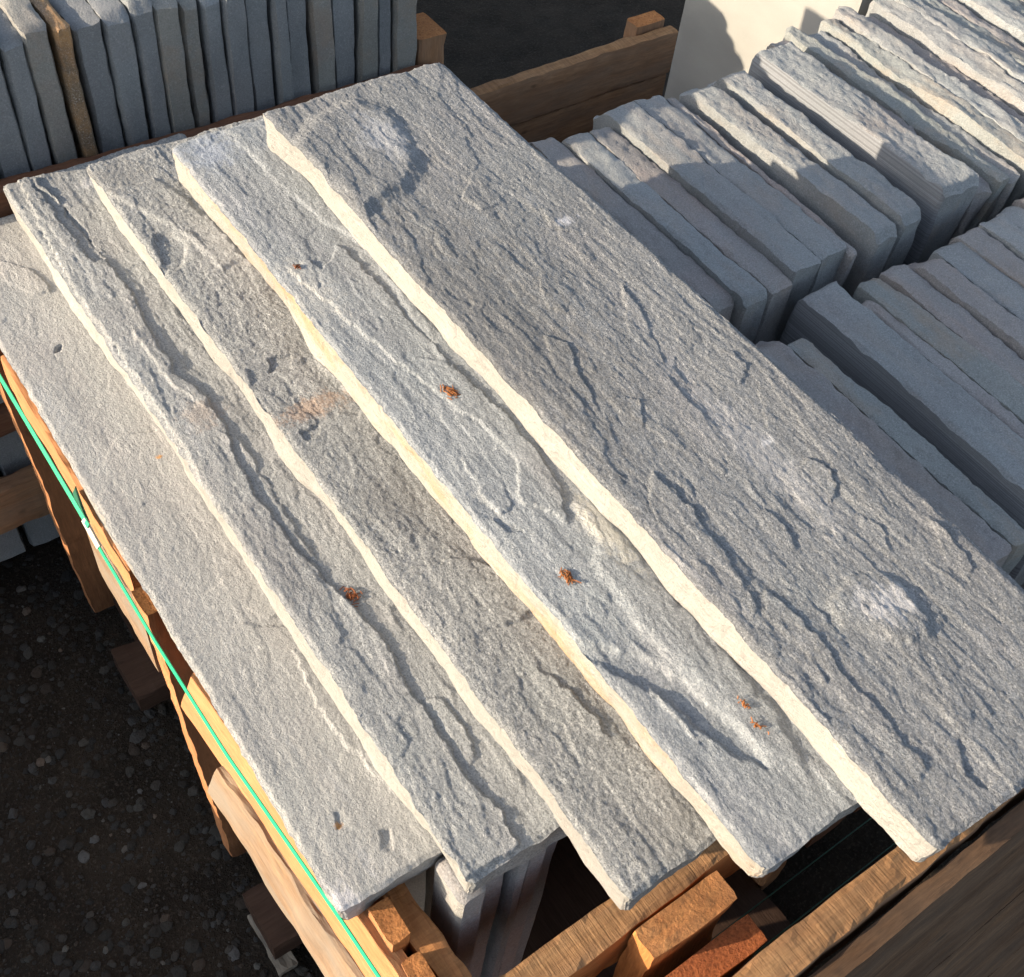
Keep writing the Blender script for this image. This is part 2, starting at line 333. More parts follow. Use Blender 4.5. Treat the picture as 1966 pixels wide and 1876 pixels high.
RELIEF = [
    (5, 7, 26, [(0.5712,1.1672),(0.6287,1.2157),(0.7014,1.2304),(0.7278,1.1848),(0.7212,1.1339),(0.7058,1.0831),(0.6879,1.0484),(0.6559,1.0286),(0.6133,1.0217),(0.5874,1.01),(0.5805,1.0753)]),
    (5, 1.8, 3, [(0.7476,1.0101),(0.7782,1.0127),(0.7741,0.9686),(0.7456,0.9475),(0.7202,0.9458),(0.7133,0.977)]),
    (5, 1.5, 3, [(0.7084,0.811),(0.7307,0.8094),(0.7304,0.7667),(0.7002,0.7421),(0.6867,0.7601)]),
    (5, 2.5, 6, [(0.7444,0.4174),(0.7898,0.4281),(0.7994,0.4112),(0.7907,0.3813),(0.772,0.3705),(0.7496,0.3792),(0.7417,0.4026)]),
    (5, 4, 12, [(0.6763,0.2792),(0.7224,0.2882),(0.7483,0.2767),(0.7557,0.2515),(0.748,0.2134),(0.7342,0.1977),(0.7142,0.2034),(0.6966,0.2281),(0.67,0.2516)]),
    (5, 2.2, 4, [(0.634,0.5002),(0.6066,0.4722),(0.5938,0.4408),(0.5856,0.3784),(0.5857,0.3319),(0.5988,0.305),(0.6108,0.3128),(0.624,0.3475),(0.6213,0.36),(0.6296,0.3809),(0.6351,0.4234),(0.6362,0.4703)]),
    (5, 2.2, 4, [(0.632,0.328),(0.6105,0.2991),(0.6164,0.2546),(0.6081,0.2045),(0.6058,0.1623),(0.6093,0.1269),(0.6044,0.1036),(0.6144,0.0972),(0.6298,0.1078),(0.6289,0.1322),(0.6319,0.1673),(0.6345,0.2168),(0.6418,0.259),(0.6408,0.2942)]),
    (5, -2.5, 4, [(0.6824,0.1133),(0.6957,0.1091),(0.6991,0.0903),(0.6849,0.0664),(0.6579,0.065),(0.6525,0.0785),(0.6621,0.0989)]),
    (5, 2, 4, [(0.6579,0.726),(0.6714,0.6986),(0.6493,0.6353),(0.6293,0.5493),(0.6135,0.5519),(0.6185,0.5904),(0.6292,0.6425),(0.6357,0.6807)]),
    (5, 2, 4, [(0.7918,0.7481),(0.7819,0.6957),(0.7502,0.6191),(0.7317,0.6203),(0.7457,0.6757)]),
    (5, 1.8, 3, [(0.7874,0.6024),(0.8311,0.5968),(0.8309,0.5676),(0.8072,0.5479),(0.7808,0.5586),(0.7762,0.5849)]),
    (5, 2, 4, [(0.6866,0.3999),(0.7055,0.4003),(0.7055,0.3767),(0.6985,0.3462),(0.6823,0.3486),(0.6868,0.3726)]),
    (5, 1.6, 3, [(0.6649,0.6079),(0.6878,0.5854),(0.6706,0.5552),(0.6436,0.5581)]),
    (5, 1.5, 3, [(0.7879,0.9149),(0.8178,0.9047),(0.8256,0.8705),(0.8039,0.8531),(0.7779,0.8732)]),
    (5, 1.5, 3, [(0.7821,0.3459),(0.7935,0.3192),(0.7803,0.2885),(0.7685,0.2957),(0.7717,0.3246)]),
    (5, 2, 4, [(0.8447,0.296),(0.8475,0.2589),(0.8358,0.2279),(0.8163,0.2251),(0.8253,0.2609)]),
    (4, 3, 9, [(0.5475,1.3258),(0.553,1.2283),(0.5648,1.1198),(0.5901,1.0156),(0.5808,0.9242),(0.5621,0.7885),(0.5401,0.8112),(0.5888,0.7731),(0.5934,1.1293),(0.6102,1.3071)]),
    (4, 3, 7, [(0.4853,1.0223),(0.4999,0.9375),(0.5143,0.8513),(0.5255,0.7881),(0.5344,0.7349),(0.548,0.6804),(0.5502,0.627),(0.5214,0.5716),(0.5481,0.5225),(0.5711,0.5626),(0.5837,0.6797),(0.5668,0.7958),(0.5696,0.9306),(0.5637,1.0361),(0.5218,1.0019),(0.5145,1.0287)]),
    (4, 2, 3, [(0.5004,0.6568),(0.5295,0.6482),(0.5207,0.61),(0.5101,0.5702),(0.492,0.5688),(0.4913,0.6023)]),
    (4, 4, 14, [(0.57,0.5422),(0.5577,0.4845),(0.5398,0.4641),(0.5353,0.4251),(0.5328,0.3753),(0.5368,0.3271),(0.5482,0.2625),(0.5377,0.2271),(0.5475,0.1957),(0.563,0.1765),(0.5838,0.2267),(0.5872,0.3058),(0.5857,0.4014),(0.5894,0.4933),(0.5869,0.5362)]),
    (4, -5, 8, [(0.4658,0.394),(0.4844,0.3858),(0.5152,0.3497),(0.5317,0.3132),(0.5394,0.2602),(0.5398,0.2163),(0.5415,0.1965),(0.5236,0.2205),(0.5096,0.2643),(0.4988,0.3138),(0.4786,0.3535)]),
    (4, 2.5, 4, [(0.4974,0.3281),(0.5068,0.3154),(0.5114,0.2664),(0.5181,0.2365),(0.5031,0.2493),(0.4919,0.282)]),
    (4, -2, 3, [(0.4687,0.6243),(0.4861,0.6097),(0.492,0.5688),(0.4983,0.5488),(0.4951,0.5347),(0.4841,0.5574),(0.4694,0.5948)]),
    (4, 2, 3, [(0.4642,0.4326),(0.488,0.425),(0.5011,0.3988),(0.5058,0.371),(0.4689,0.3998)]),
    (3, -4.5, 9, [(0.3906,1.229),(0.4159,1.2275),(0.4199,1.1884),(0.3962,1.1537),(0.3746,1.1541),(0.3781,1.1935)]),
    (3, 2.5, 7, [(0.3669,0.5909),(0.403,0.5909),(0.4579,0.5717),(0.4876,0.5147),(0.4872,0.4758),(0.3703,0.489),(0.3506,0.5382)]),
    (3, -3, 6, [(0.4165,0.9484),(0.4427,0.9437),(0.432,0.9239),(0.4061,0.9287)]),
    (3, -3, 5, [(0.3891,0.8256),(0.4144,0.8278),(0.4098,0.8134),(0.389,0.8069)]),
    (3, 3, 8, [(0.3778,1.3439),(0.4451,1.3409),(0.4699,1.2293),(0.4732,1.1286),(0.4346,1.1264),(0.4241,1.2291),(0.3884,1.2993)]),
    (3, 2.5, 7, [(0.4325,0.4281),(0.4481,0.404),(0.4546,0.3509),(0.4547,0.3171),(0.4397,0.3401),(0.4295,0.3876)]),
    (3, -2.5, 8, [(0.3812,0.9482),(0.4604,0.9231),(0.4754,0.8229),(0.4615,0.8116),(0.397,0.8593),(0.3656,0.8777)]),
    (2, 4, 6, [(0.2976,1.516),(0.3209,1.4964),(0.3285,1.4371),(0.3297,1.3829),(0.3347,1.3218),(0.3385,1.2087),(0.3266,1.1003),(0.3254,1.0357),(0.3383,0.9737),(0.3408,0.9216),(0.3272,0.8807),(0.3213,0.8156),(0.3214,0.7266),(0.3279,0.6659),(0.3406,0.6188),(0.3438,0.5577),(0.334,0.489),(0.3403,0.4583),(0.3324,0.4261),(0.3327,0.3784),(0.3388,0.3319),(0.337,0.2919),(0.2642,0.2941),(0.2609,0.4616),(0.2698,0.7034),(0.2807,0.9993),(0.2779,1.291)]),
    (2, 2.5, 4, [(0.3088,1.1328),(0.3428,1.1361),(0.3454,1.0029),(0.3313,0.9594),(0.3121,1.0223)]),
    (2, 2.5, 4, [(0.3269,0.9219),(0.3462,0.8908),(0.3394,0.8372),(0.3374,0.7562),(0.3341,0.6889),(0.3212,0.7138),(0.3211,0.802),(0.3189,0.878)]),
    (2, 2.5, 4, [(0.3416,0.4805),(0.3601,0.4688),(0.3586,0.4268),(0.3514,0.3968),(0.3329,0.3883),(0.3308,0.4237)]),
    (2, -4, 5, [(0.3123,1.4941),(0.3244,1.4462),(0.3381,1.385),(0.334,1.2844),(0.3177,1.281),(0.3151,1.3843)]),
    (1, 2, 6, [(0.2369,1.0285),(0.2964,1.0067),(0.2992,0.9639),(0.2779,0.8755),(0.2299,0.9074),(0.1907,0.9096),(0.1731,0.9645),(0.2032,1.001)]),
    (1, 2, 5, [(0.2498,0.7656),(0.2969,0.7586),(0.2898,0.6813),(0.2679,0.6841),(0.2521,0.7173),(0.2155,0.7358),(0.1836,0.7498),(0.1952,0.761),(0.2366,0.7523)]),
    (1, 2.5, 6, [(0.2715,0.6315),(0.2833,0.6145),(0.2854,0.5042),(0.293,0.4315),(0.2748,0.4227),(0.2653,0.481),(0.2573,0.5222),(0.2577,0.5627),(0.2637,0.597)]),
    (1, -2.5, 4, [(0.2431,0.3964),(0.2512,0.3944),(0.2448,0.3789),(0.2275,0.3806)]),
    (1, 2, 6, [(0.2258,1.4216),(0.2551,1.3795),(0.2636,1.3241),(0.2373,1.3328),(0.2103,1.3792)]),
    (1, -2, 5, [(0.2144,0.4415),(0.2247,0.4382),(0.2177,0.4261),(0.2083,0.4256)]),
    (1, -6, 3, [(0.2268,1.2159),(0.2341,1.2163),(0.2312,1.2088),(0.225,1.2077)]),
    (1, 1.6, 5, [(0.1811,0.7042),(0.2343,0.6952),(0.3005,0.6456),(0.3036,0.6034),(0.2316,0.6645),(0.182,0.6798)]),
]

# ---------------------------------------------------------------- boards
_bs = [100]
def board(name, box, axis, mats, parent, rough=0.0012, shear=(0, 0), notch=None, label=None, taper=0.0, smooth=False):
    """wooden piece filling box (x0,x1,y0,y1,z0,z1) relative to the camera; grain along axis; child of parent"""
    _bs[0] += 1; ns = Noise(_bs[0])
    x0, x1, y0, y1, z0, z1 = box
    ctr = ((x0 + x1) / 2, (y0 + y1) / 2, (z0 + z1) / 2)
    d = (x1 - x0, y1 - y0, z1 - z0); L, W, T = {'X': (d[0], d[1], d[2]), 'Y': (d[1], d[0], d[2]), 'Z': (d[2], d[1], d[0])}[axis]
    nL = max(8, int(L / 0.012)); nW = max(4, int(W / 0.008)); nT = max(3, int(T / 0.008))
    def fn(u, v, w_):
        X = (u - .5) * L; Y = (v - .5) * W; Z = (w_ - .5) * T
        eb = rough
        Y = Y + eb * (2.2 * ns(X * 9, 3.3 + v * 0) + 1.2 * ns(X * 45 + 5, v * 3 + w_ * 2)) * np.where(v < .5, 1, .8)
        Z = Z + eb * (2.0 * ns(X * 8 + 30, v * 0 + 1.7) + 1.0 * ns(X * 50 + 9, v * 4)) * np.where(w_ > .5, 1, .8)
        X = X + eb * 0.7 * ns(v * 6 + 2, w_ * 6 + 7) * (2 * u - 1)
        # worn arrises
        av = np.abs(2 * v - 1); aw = np.abs(2 * w_ - 1); k = sstep((av - .75) / .25) * sstep((aw - .75) / .25)
        r = min(W, T) * 0.035 * (1 + .8 * ns(X * 30, v + 2 * w_))
        Y = Y - np.sign(v - .5) * k * r; Z = Z - np.sign(w_ - .5) * k * r
        if notch: X, Y, Z = notch(u, v, w_, X, Y, Z)
        Y = Y + shear[0] * X; Z = Z + shear[1] * X
        return X, Y, Z
    if not isinstance(mats, (list, tuple)): mats = [mats]
    e = 1 if len(mats) > 1 else 0; tp = 2 if len(mats) > 2 else 0
    sl_ = [e, e, 0, 0, 0, tp]
    o = lattice_box(name, fn, nL, nW, nT, mats, parent, sl_, smooth)
    if axis == 'Y': o.rotation_euler = (0, 0, math.pi / 2)
    if axis == 'Z': o.rotation_euler = (0, -math.pi / 2, 0)
    p = Vector((ctr[0], ctr[1], ctr[2] + H))
    o.location = p - parent.location if parent else p
    if label: o['label'] = label
    return o

# ---------------------------------------------------------------- main crate
crate = empty("wooden_crate", (0.5, 0.75, -2.03), "big open wooden crate under the five stacked stone treads, green strap along its side", "crate")
# side facing the low sun: upper boards, lower boards, posts
board("side_board", (0.166, 0.190, 0.87, 1.30, -1.275, -1.204), 'Y', [FRESH_SUNSIDE, ORANGE_END], crate)
tilt = lambda u, v, w_, X, Y, Z: (X, Y - 0.40 * Z, Z)
board("side_board", (0.1745, 0.1925, 0.16, 0.70, -1.262, -1.2035), 'Y', [FRESH_SUNSIDE, ORANGE_END], crate, 0.0010, (0.055, 0), tilt)
board("side_board", (0.1520, 0.166, 0.16, 0.605, -1.302, -1.256), 'Y', [WEATHER, BROWNWOOD, WEATHER], crate, 0.0016, (0.055, 0), tilt, label="ragged weathered side board")
board("side_board", (0.150, 0.168, 0.16, 0.572, -1.380, -1.308), 'Y', [WEATHER, BROWNWOOD], crate, 0.0014, (0.04, 0), label="grey lower side board")
board("side_board", (0.166, 0.186, 0.87, 1.06, -1.45, -1.30), 'Y', [WEATHER, BROWNWOOD], crate, 0.0014)
for (ya, yb) in ((0.800, 0.842), (1.40, 1.442)):
    board("crate_post", (0.172, 0.226, ya, yb, -2.02, -1.206), 'Z', [POSTWOOD_SHADE, ORANGE_END, FRESH_SUNSIDE], crate, 0.0014, (0, 0.032))  # shade and sunlight put into the colours: dark sides, paler sun-facing side
board("crate_post", (0.198, 0.221, 0.303, 0.348, -2.02, -1.182), 'Z', [ORANGE, ORANGE_END, FRESH_SUNSIDE], crate, 0.0008)  # separate colour on the sun-facing side makes it read as lit
board("crate_post", (0.198, 0.221, 0.215, 0.290, -2.02, -1.198), 'Z', [ORANGE, ORANGE_END, FRESH_SUNSIDE], crate, 0.0008)
board("inner_board", (0.2225, 0.2515, 0.16, 1.45, -1.36, -1.207), 'Y', [ORANGE, ORANGE_END, ORANGE_SAW], crate, 0.0022)
# near end: inner rail, spacer posts, outer rails
board("end_rail", (0.262, 0.90, 0.190, 0.230, -1.335, -1.212), 'X', [ORANGE, ORANGE_END, SAWWOOD], crate, 0.0015)
board("end_post", (0.418, 0.535, 0.150, 0.1865, -1.80, -1.207), 'Z', [ORANGE, ORANGE_SAW], crate, 0.0015, label="square orange post end with a saw-cut top")
board("end_post", (0.345, 0.545, 0.104, 0.137, -1.80, -1.238), 'Z', [ORANGE, FIBRE], crate, 0.0012, label="post with a frayed fibrous top")
board("end_rail", (0.36, 1.02, 0.056, 0.096, -1.33, -1.206), 'X', [BROWNWOOD, ORANGE_END, SAWWOOD], crate, 0.0018)
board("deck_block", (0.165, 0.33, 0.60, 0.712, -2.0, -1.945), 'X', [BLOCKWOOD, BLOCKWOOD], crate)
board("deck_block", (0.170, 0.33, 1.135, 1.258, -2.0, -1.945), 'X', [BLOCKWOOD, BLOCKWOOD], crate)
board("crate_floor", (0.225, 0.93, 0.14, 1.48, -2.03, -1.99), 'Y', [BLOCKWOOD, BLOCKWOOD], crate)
board("back_rail", (0.20, 0.92, 1.46, 1.49, -1.45, -1.22), 'X', [BROWNWOOD, BROWNWOOD], crate)
board("side_board", (0.905, 0.93, 0.20, 1.45, -1.36, -1.22), 'Y', [BROWNWOOD, BROWNWOOD], crate)
for (ya, yb) in ((0.24, 0.33), (0.8, 0.89), (1.37, 1.455)):
    board("crate_post", (0.93, 0.965, ya, yb, -2.02, -1.22), 'Z', [BROWNWOOD, BROWNWOOD], crate)
# wide plank leaning on the near end
panel = empty("leaning_panel", (0.85, -0.205, -2.045), "dark brown panel of wide boards leaning against the crate's near end rail", "wood panel")
_ang = math.atan2(0.83, 0.255)
for k in range(5):
    d0 = 0.004 + k * 0.1745; dm = d0 + 0.0855; yy = 0.052 - dm * math.cos(_ang); zz = -1.208 - dm * math.sin(_ang)
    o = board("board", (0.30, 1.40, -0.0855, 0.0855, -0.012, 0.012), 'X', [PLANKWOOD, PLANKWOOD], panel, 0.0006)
    o.rotation_euler = (_ang, 0, 0); o.location = Vector((0.85, yy - 0.012 * math.sin(_ang), zz - 0.0 + H)) - panel.location
for xb in (0.38, 1.28):
    o = board("batten", (xb - 0.0, xb + 0.07, -0.42, 0.42, -0.010, 0.010), 'Y', [BROWNWOOD, BROWNWOOD], panel, 0.0006)
    o.rotation_euler = (_ang, 0, 0); dm = 0.44
    me = o.data; me.transform(Matrix.Rotation(math.pi / 2, 4, 'Z'))
    o.location = Vector((xb, 0.052 - dm * math.cos(_ang) - 0.035 * math.sin(_ang), -1.208 - dm * math.sin(_ang) + 0.012 + H)) - panel.location

# ---------------------------------------------------------------- green strap
def ribbon(name, pts, wd, th, mat, parent=None, nrm=(0, 0, 1)):
    """flat band through pts (relative to camera); wd along nrm"""
    pts = [Vector((p[0], p[1], p[2] + H)) for p in pts]
    if parent: pts = [p - parent.location for p in pts]
    N = Vector(nrm).normalized(); V = []; F = []
    for i, p in enumerate(pts):
        t = (pts[min(i + 1, len(pts) - 1)] - pts[max(i - 1, 0)]).normalized(); s = t.cross(N).normalized(); n2 = s.cross(t).normalized()
        for a, c_ in ((-1, -1), (1, -1), (1, 1), (-1, 1)): V.append(p + s * (a * th / 2) + n2 * (c_ * wd / 2))
    for i in range(len(pts) - 1):
        for k in range(4):
            a = i * 4 + k; c_ = i * 4 + (k + 1) % 4; F.append((a, c_, c_ + 4, a + 4))
    F.append((3, 2, 1, 0)); e = (len(pts) - 1) * 4; F.append((e, e + 1, e + 2, e + 3))
    return mesh_obj(name, V, F, mat, parent)
STRAP_PTS = [(0.152, 0.928, -1.205), (0.153, 0.76, -1.203), (0.1575, 0.584, -1.200), (0.1675, 0.430, -1.1995), (0.1718, 0.357, -1.1990), (0.175, 0.291, -1.199), (0.180, 0.16, -1.199)]
strap = empty("strap", (0.15, 0.9, -1.25), "bright green plastic strap drawn tight along the crate's sunlit side", "strap")
def lerp(a, b_, n): return [tuple(a[i] + (b_[i] - a[i]) * k / n for i in range(3)) for k in range(n + 1)]
ribbon("band", [(0.152, 1.50, -1.196), (0.151, 1.256, -1.192), (0.152, 0.948, -1.190)], 0.007, 0.0012, STRAP, strap, (0.6, 0, 1))
ribbon("band", STRAP_PTS, 0.006, 0.0012, STRAP, strap, (0.4, 0, 1))
ribbon("buckle", lerp((0.1515, 0.962, -1.191), (0.1522, 0.922, -1.204), 6), 0.008, 0.003, STEEL, strap, (0.6, 0, 1))
ribbon("loose_end", [(0.161, 1.02, -1.200), (0.156, 0.985, -1.197), (0.153, 0.955, -1.196)], 0.012, 0.001, STRAP_D, strap, (0.6, 0, 1))
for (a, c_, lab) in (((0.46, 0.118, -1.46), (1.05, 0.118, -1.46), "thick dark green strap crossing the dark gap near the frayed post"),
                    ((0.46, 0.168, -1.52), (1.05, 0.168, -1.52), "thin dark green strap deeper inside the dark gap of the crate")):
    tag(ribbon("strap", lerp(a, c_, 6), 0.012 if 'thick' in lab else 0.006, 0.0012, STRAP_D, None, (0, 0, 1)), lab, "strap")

# ---------------------------------------------------------------- stone treads
def seg_sd(px, py, poly):
    """signed distance to polygon, positive inside"""
    d = np.full(px.shape, 1e9); ins = np.zeros(px.shape, bool); n = len(poly)
    for i in range(n):
        x0, y0 = poly[i]; x1, y1 = poly[(i + 1) % n]; ex, ey = x1 - x0, y1 - y0
        t = np.clip(((px - x0) * ex + (py - y0) * ey) / (ex * ex + ey * ey + 1e-12), 0, 1)
        d = np.minimum(d, np.hypot(px - x0 - t * ex, py - y0 - t * ey))
        cr = (y0 > py) != (y1 > py)
        xi = (x1 - x0) * (py - y0) / (y1 - y0 + 1e-12) + x0
        ins ^= cr & (px < xi)
    return np.where(ins, d, -d)

# name, top z, x0, x1, y near, y far, thickness, terrace mm, grain mm, streakiness, seed
TREADS = [
    (1, -1.146, 0.165, 0.450, 0.350, 1.515, 0.056, 0.35, 0.22, 0.15, 11),
    (2, -1.089, 0.272, 0.557, 0.288, 1.508, 0.056, 0.75, 0.26, 0.8, 22),
    (3, -1.031, 0.371, 0.656, 0.182, 1.417, 0.057, 0.7, 0.46, 0.2, 33),
    (4, -0.974, 0.466, 0.750, 0.125, 1.331, 0.056, 0.6, 0.24, 0.9, 44),
    (5, -0.917, 0.578, 0.863, 0.046, 1.262, 0.056, 0.75, 0.32, 0.95, 55)]
TLAB = {1: "lowest and smoothest pale grey stone tread, bottom of the stepped pile, beside the green strap",
        2: "second stone tread up from the bottom of the stepped pile, with a long zigzag ledge",
        3: "middle stone tread of the stepped pile, roughest top with an orange rust streak",
        4: "fourth stone tread up, just under the top one, its sunlit edge stained orange",
        5: "topmost and darkest stone tread of the stepped pile with curved shell-like scars"}
def make_tread(k, zt, x0, x1, y0, y1, th, terr, grain, streak, seed):
    N = [Noise(seed + i * 7) for i in range(8)]
    feats = [f for f in RELIEF if f[0] == k]
    W = x1 - x0; L = y1 - y0
    def ht(X, Y):
        h = 0.0012 * N[0].fbm(X * 5, Y * 2.2, 3)
        jx = X + 0.004 * N[3].fbm(X * 70 + 4, Y * 55, 4, .7)
        for (fx_, fy_, lev, amp, sh, off) in ((9, 2.6, 3.4, 0.0009, 0.03, 3), (17, 4.2, 4.2, 0.00055, 0.035, 8), (36, 8, 3.0, 0.00045, 0.06, 21)):
            a = N[1].fbm(jx * fx_ + off, Y * fy_ + off, 5, 0.55) * lev
            lv = np.floor(a); fr = a - lv
            h = h + 1.3 * terr * amp * (lv + sstep((fr - 0.5) / sh + 0.5) + 0.25 * fr)
        wx = X + 0.007 * N[3].fbm(X * 50, Y * 50, 4, .65) ; wy = Y + 0.007 * N[4].fbm(X * 50 + 9, Y * 50, 4, .65)
        for _, hh, we, poly in feats:
            d = seg_sd(wx, wy, poly) * 1000.0
            am = 1.0
            if we <= 7 and abs(hh) < 3:          # a flake: one side a crisp step, the other feathering out
                qx = [p[0] for p in poly]; t_ = np.clip((X - min(qx)) / (max(qx) - min(qx)), 0, 1)
                am = 1.25 * (t_ if (len(poly) + int(poly[0][0] * 1e4)) % 3 else 1 - t_)
            h = h + am * hh * 0.001 * sstep(d / (we if we > 7 else 1.6) + 0.5)
        g = grain * 0.0008
        h = h + g * 1.9 * streak * N[5].fbm(X * 150, Y * 17, 3, 0.7) + g * 0.8 * N[6].fbm(X * 150, Y * 90, 3, 0.9) + g * 1.3 * N[7](X * 310, Y * 260)
        return h
    def fn(u, v, w_):
        X = x0 + u * W; Y = y0 + v * L
        top = 0.0015 * N[3].fbm(Y * 9, 0.5 + Y * 0, 3) + 0.0012 * N[4](Y * 60, Y * 0 + 2.0) + 0.0026 * np.maximum(0, N[6].fbm(Y * 70, Y * 0 + 5.0, 3, .7))
        bot = 0.0125 * N[1].fbm(Y * 8.5 + 4, Y * 0 + .3, 3, 0.55) + 0.0075
        e0 = w_ * top + (1 - w_) * bot + 0.0016 * N[6].fbm(Y * 55, w_ * 5, 3, .7)
        e1 = 0.003 * N[2].fbm(Y * 14, w_ * 2, 3)
        f0 = 0.006 * N[5].fbm(X * 22, w_ * 1.5, 4) + 0.006 * (1 - w_); f1 = 0.004 * N[7].fbm(X * 30, w_ * 2, 3)
        X2 = X + (1 - u) ** 3 * e0 + u ** 3 * e1
        Y2 = Y + (1 - v) ** 25 * f0 + v ** 40 * f1
        h = ht(X2, Y2)
        # chipped arrises
        dl = np.minimum(np.minimum(u * W, (1 - u) * W), np.minimum(v * L, (1 - v) * L))
        ch = (0.5 + 0.5 * N[0].fbm(Y * 25 + X * 9, X * 25, 3)) * 0.0045
        h = h - ch * sstep(1 - dl / 0.006)
        # corner knocks
        for cx, cy, r in ((0, 0, .007), (1, 0, .008), (0, 1, .012), (1, 1, .008)):
            dd = np.hypot((u - cx) * W, (v - cy) * L); q = sstep(1 - dd / r)
            X2 = X2 + q * (0.002 if cx == 0 else -0.003); Y2 = Y2 + q * (0.003 if cy == 0 else -0.003)
        under = 0.002 * N[4].fbm(X * 7, Y * 7, 2)
        zb = zt - th + under - 0.001
        Z = zb + (zt + h - zb) * w_
        return X2 - xc, Y2 - yc, Z - (zt - th)
    xc, yc = (x0 + x1) / 2, (y0 + y1) / 2
    nx = int(W / 0.0017); ny = int(L / 0.0019)
    o = lattice_box("stone_tread", fn, nx, ny, 16, [TREAD[k - 1], RISER_R if k == 4 else RISER], None, (1, 1, 0, 0, 0, 0))
    o.location = (xc, yc, zt - th + H)
    tag(o, TLAB[k], "stone slab", "stone treads stacked in steps", "thing")
    return o
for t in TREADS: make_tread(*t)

# ---------------------------------------------------------------- stones standing on edge
ORD = ["first", "second", "third", "fourth", "fifth", "sixth", "seventh", "eighth", "ninth", "tenth", "eleventh", "twelfth", "thirteenth", "fourteenth", "fifteenth", "sixteenth", "seventeenth",
       "eighteenth", "nineteenth", "twentieth", "twenty-first", "twenty-second", "twenty-third", "twenty-fourth", "twenty-fifth", "twenty-sixth", "twenty-seventh", "twenty-eighth", "twenty-ninth", "thirtieth"]
def edge_stone(box, seed, mats, label, group, rough=1.0, sawn=False, lean=0.0, round_far=0.0, res=0.006, yaw=0.0, slope=0.0, nzm=1.0):
    x0, x1, y0, y1, z0, z1 = box; W, L, T = x1 - x0, y1 - y0, z1 - z0
    N = [Noise(seed * 13 + i) for i in range(6)]; rs = np.random.RandomState(seed)
    cr = rs.uniform(0.004, 0.02, 4); 
    def fn(u, v, w_):
        Y = v * L; Z = w_ * T
        e0 = rough * (0.0055 * N[0].fbm(Y * 7, Z * 5, 3) + 0.0036 / max(1, rough) * N[1].fbm(Y * 45, Z * 30, 4, .75)) * (0.15 if sawn else 1)
        e1 = rough * (0.0055 * N[2].fbm(Y * 7, Z * 5, 3) + 0.0034 * N[3].fbm(Y * 45, Z * 30, 4, .75))
        X = u * W + (1 - u) * e0 + u * e1 + rough * 0.004 * N[4](Y * 3, 0.5 + 0 * Y)
        top = rough * (0.005 * N[4].fbm(X * 20 + 3, Y * 6, 3) + 0.0035 / max(1, rough) * N[5].fbm(X * 90, Y * 45, 4, .75))
        # worn edges, slight crown
        du = np.minimum(u, 1 - u) * W; top = top - sstep(1 - du / 0.006) * (0.0012 + 0.008 * np.maximum(0, N[1].fbm(Y * 22, u * 2, 3)))
        dv0 = v * L; dv1 = (1 - v) * L
        top = top - (cr[0] * cr[0] * 50) * sstep(1 - dv0 / (0.005 + cr[1] * .7)) - (round_far + cr[2]) * sstep(1 - dv1 / (0.012 + round_far * 1.6)) ** 1.3
        Y2 = Y + (1 - v) ** 20 * rough * 0.006 * N[2].fbm(X * 30, Z * 9, 3) + v ** 20 * rough * 0.006 * N[3].fbm(X * 30, Z * 9, 3)
        # front arris chamfer
        ends = sstep(1 - du / 0.008) * sstep(1 - np.minimum(dv0, dv1) / 0.006); X = X + ends * np.where(u < .5, 1, -1) * 0.004
        Zt = Z + top * w_ ** 2 + slope * (Y - L / 2) * w_
        return X - W / 2 + lean * (Z - T), Y2 - L / 2, Zt
    nx = max(6, int(W / res)); ny = max(8, int(L / res)); nz = max(4, int(T / (0.012 * nzm)))
    o = lattice_box("stone_slab", fn, nx, ny, nz, mats, None, (1 if sawn else 0, 0, 0, 0, 0, 0))
    o.location = ((x0 + x1) / 2, (y0 + y1) / 2, z0 + H); o.rotation_euler = (0, 0, yaw)
    return tag(o, label, "stone slab", group, "thing")

BOT = -1.72; K = 1.106; KB = 1.08
# row beyond (far row): near ends at y ~ .775, far ends ~ 1.25
rowB = [  # x0, x1, dz of top, far end shift, kind
 (0.905, 0.960, -0.012, 0.0, 0), (0.962, 1.022, -0.004, 0.0, 0), (1.030, 1.075, -0.012, -0.03, 1), (1.078, 1.122, -0.004, -0.05, 0), (1.126, 1.172, -0.006, -0.055, 1),
 (1.178, 1.238, 0.006, 0.0, 0), (1.242, 1.300, 0.000, -0.02, 0), (1.303, 1.318, -0.008, -0.03, 1), (1.345, 1.396, 0.008, -0.03, 0), (1.418, 1.468, 0.004, -0.02, 0),
 (1.512, 1.592, 0.016, -0.03, 0)]
_r = random.Random(12); _x = 1.597
for _k in range(19):
    _w = _r.uniform(0.030, 0.046)
    rowB.append((_x, _x + _w, 0.0, _r.uniform(-0.015, 0.02), _r.choice((0, 0, 1, 2)))); _x += _w + _r.choice((0.001, 0.003, 0.008))
for i, (a, c_, dz, fy, kd) in enumerate(rowB):
    saw = i in (10,)
    ys = 0.772 + random.Random(i).uniform(-0.012, 0.014)
    dz += {9: .006, 10: .014}.get(i, 0.0022 * (i - 10) + (random.Random(i + 5).uniform(-.012, .016)) if i > 10 else 0)
    fy += 0.022 if i > 4 else 0.03
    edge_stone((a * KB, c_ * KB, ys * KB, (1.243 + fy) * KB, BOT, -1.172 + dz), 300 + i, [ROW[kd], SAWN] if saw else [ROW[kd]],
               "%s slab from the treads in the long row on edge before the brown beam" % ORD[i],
               "stone slabs on edge in the long row", 2.1 if i > 10 else 1.0, saw, 0.0, 0.02 if i in (0, 5, 8, 9) else 0.0, 0.0035 if i > 7 else 0.0055, math.radians(random.Random(i + 50).uniform(-1.4, 1.4)) if i > 6 else 0)
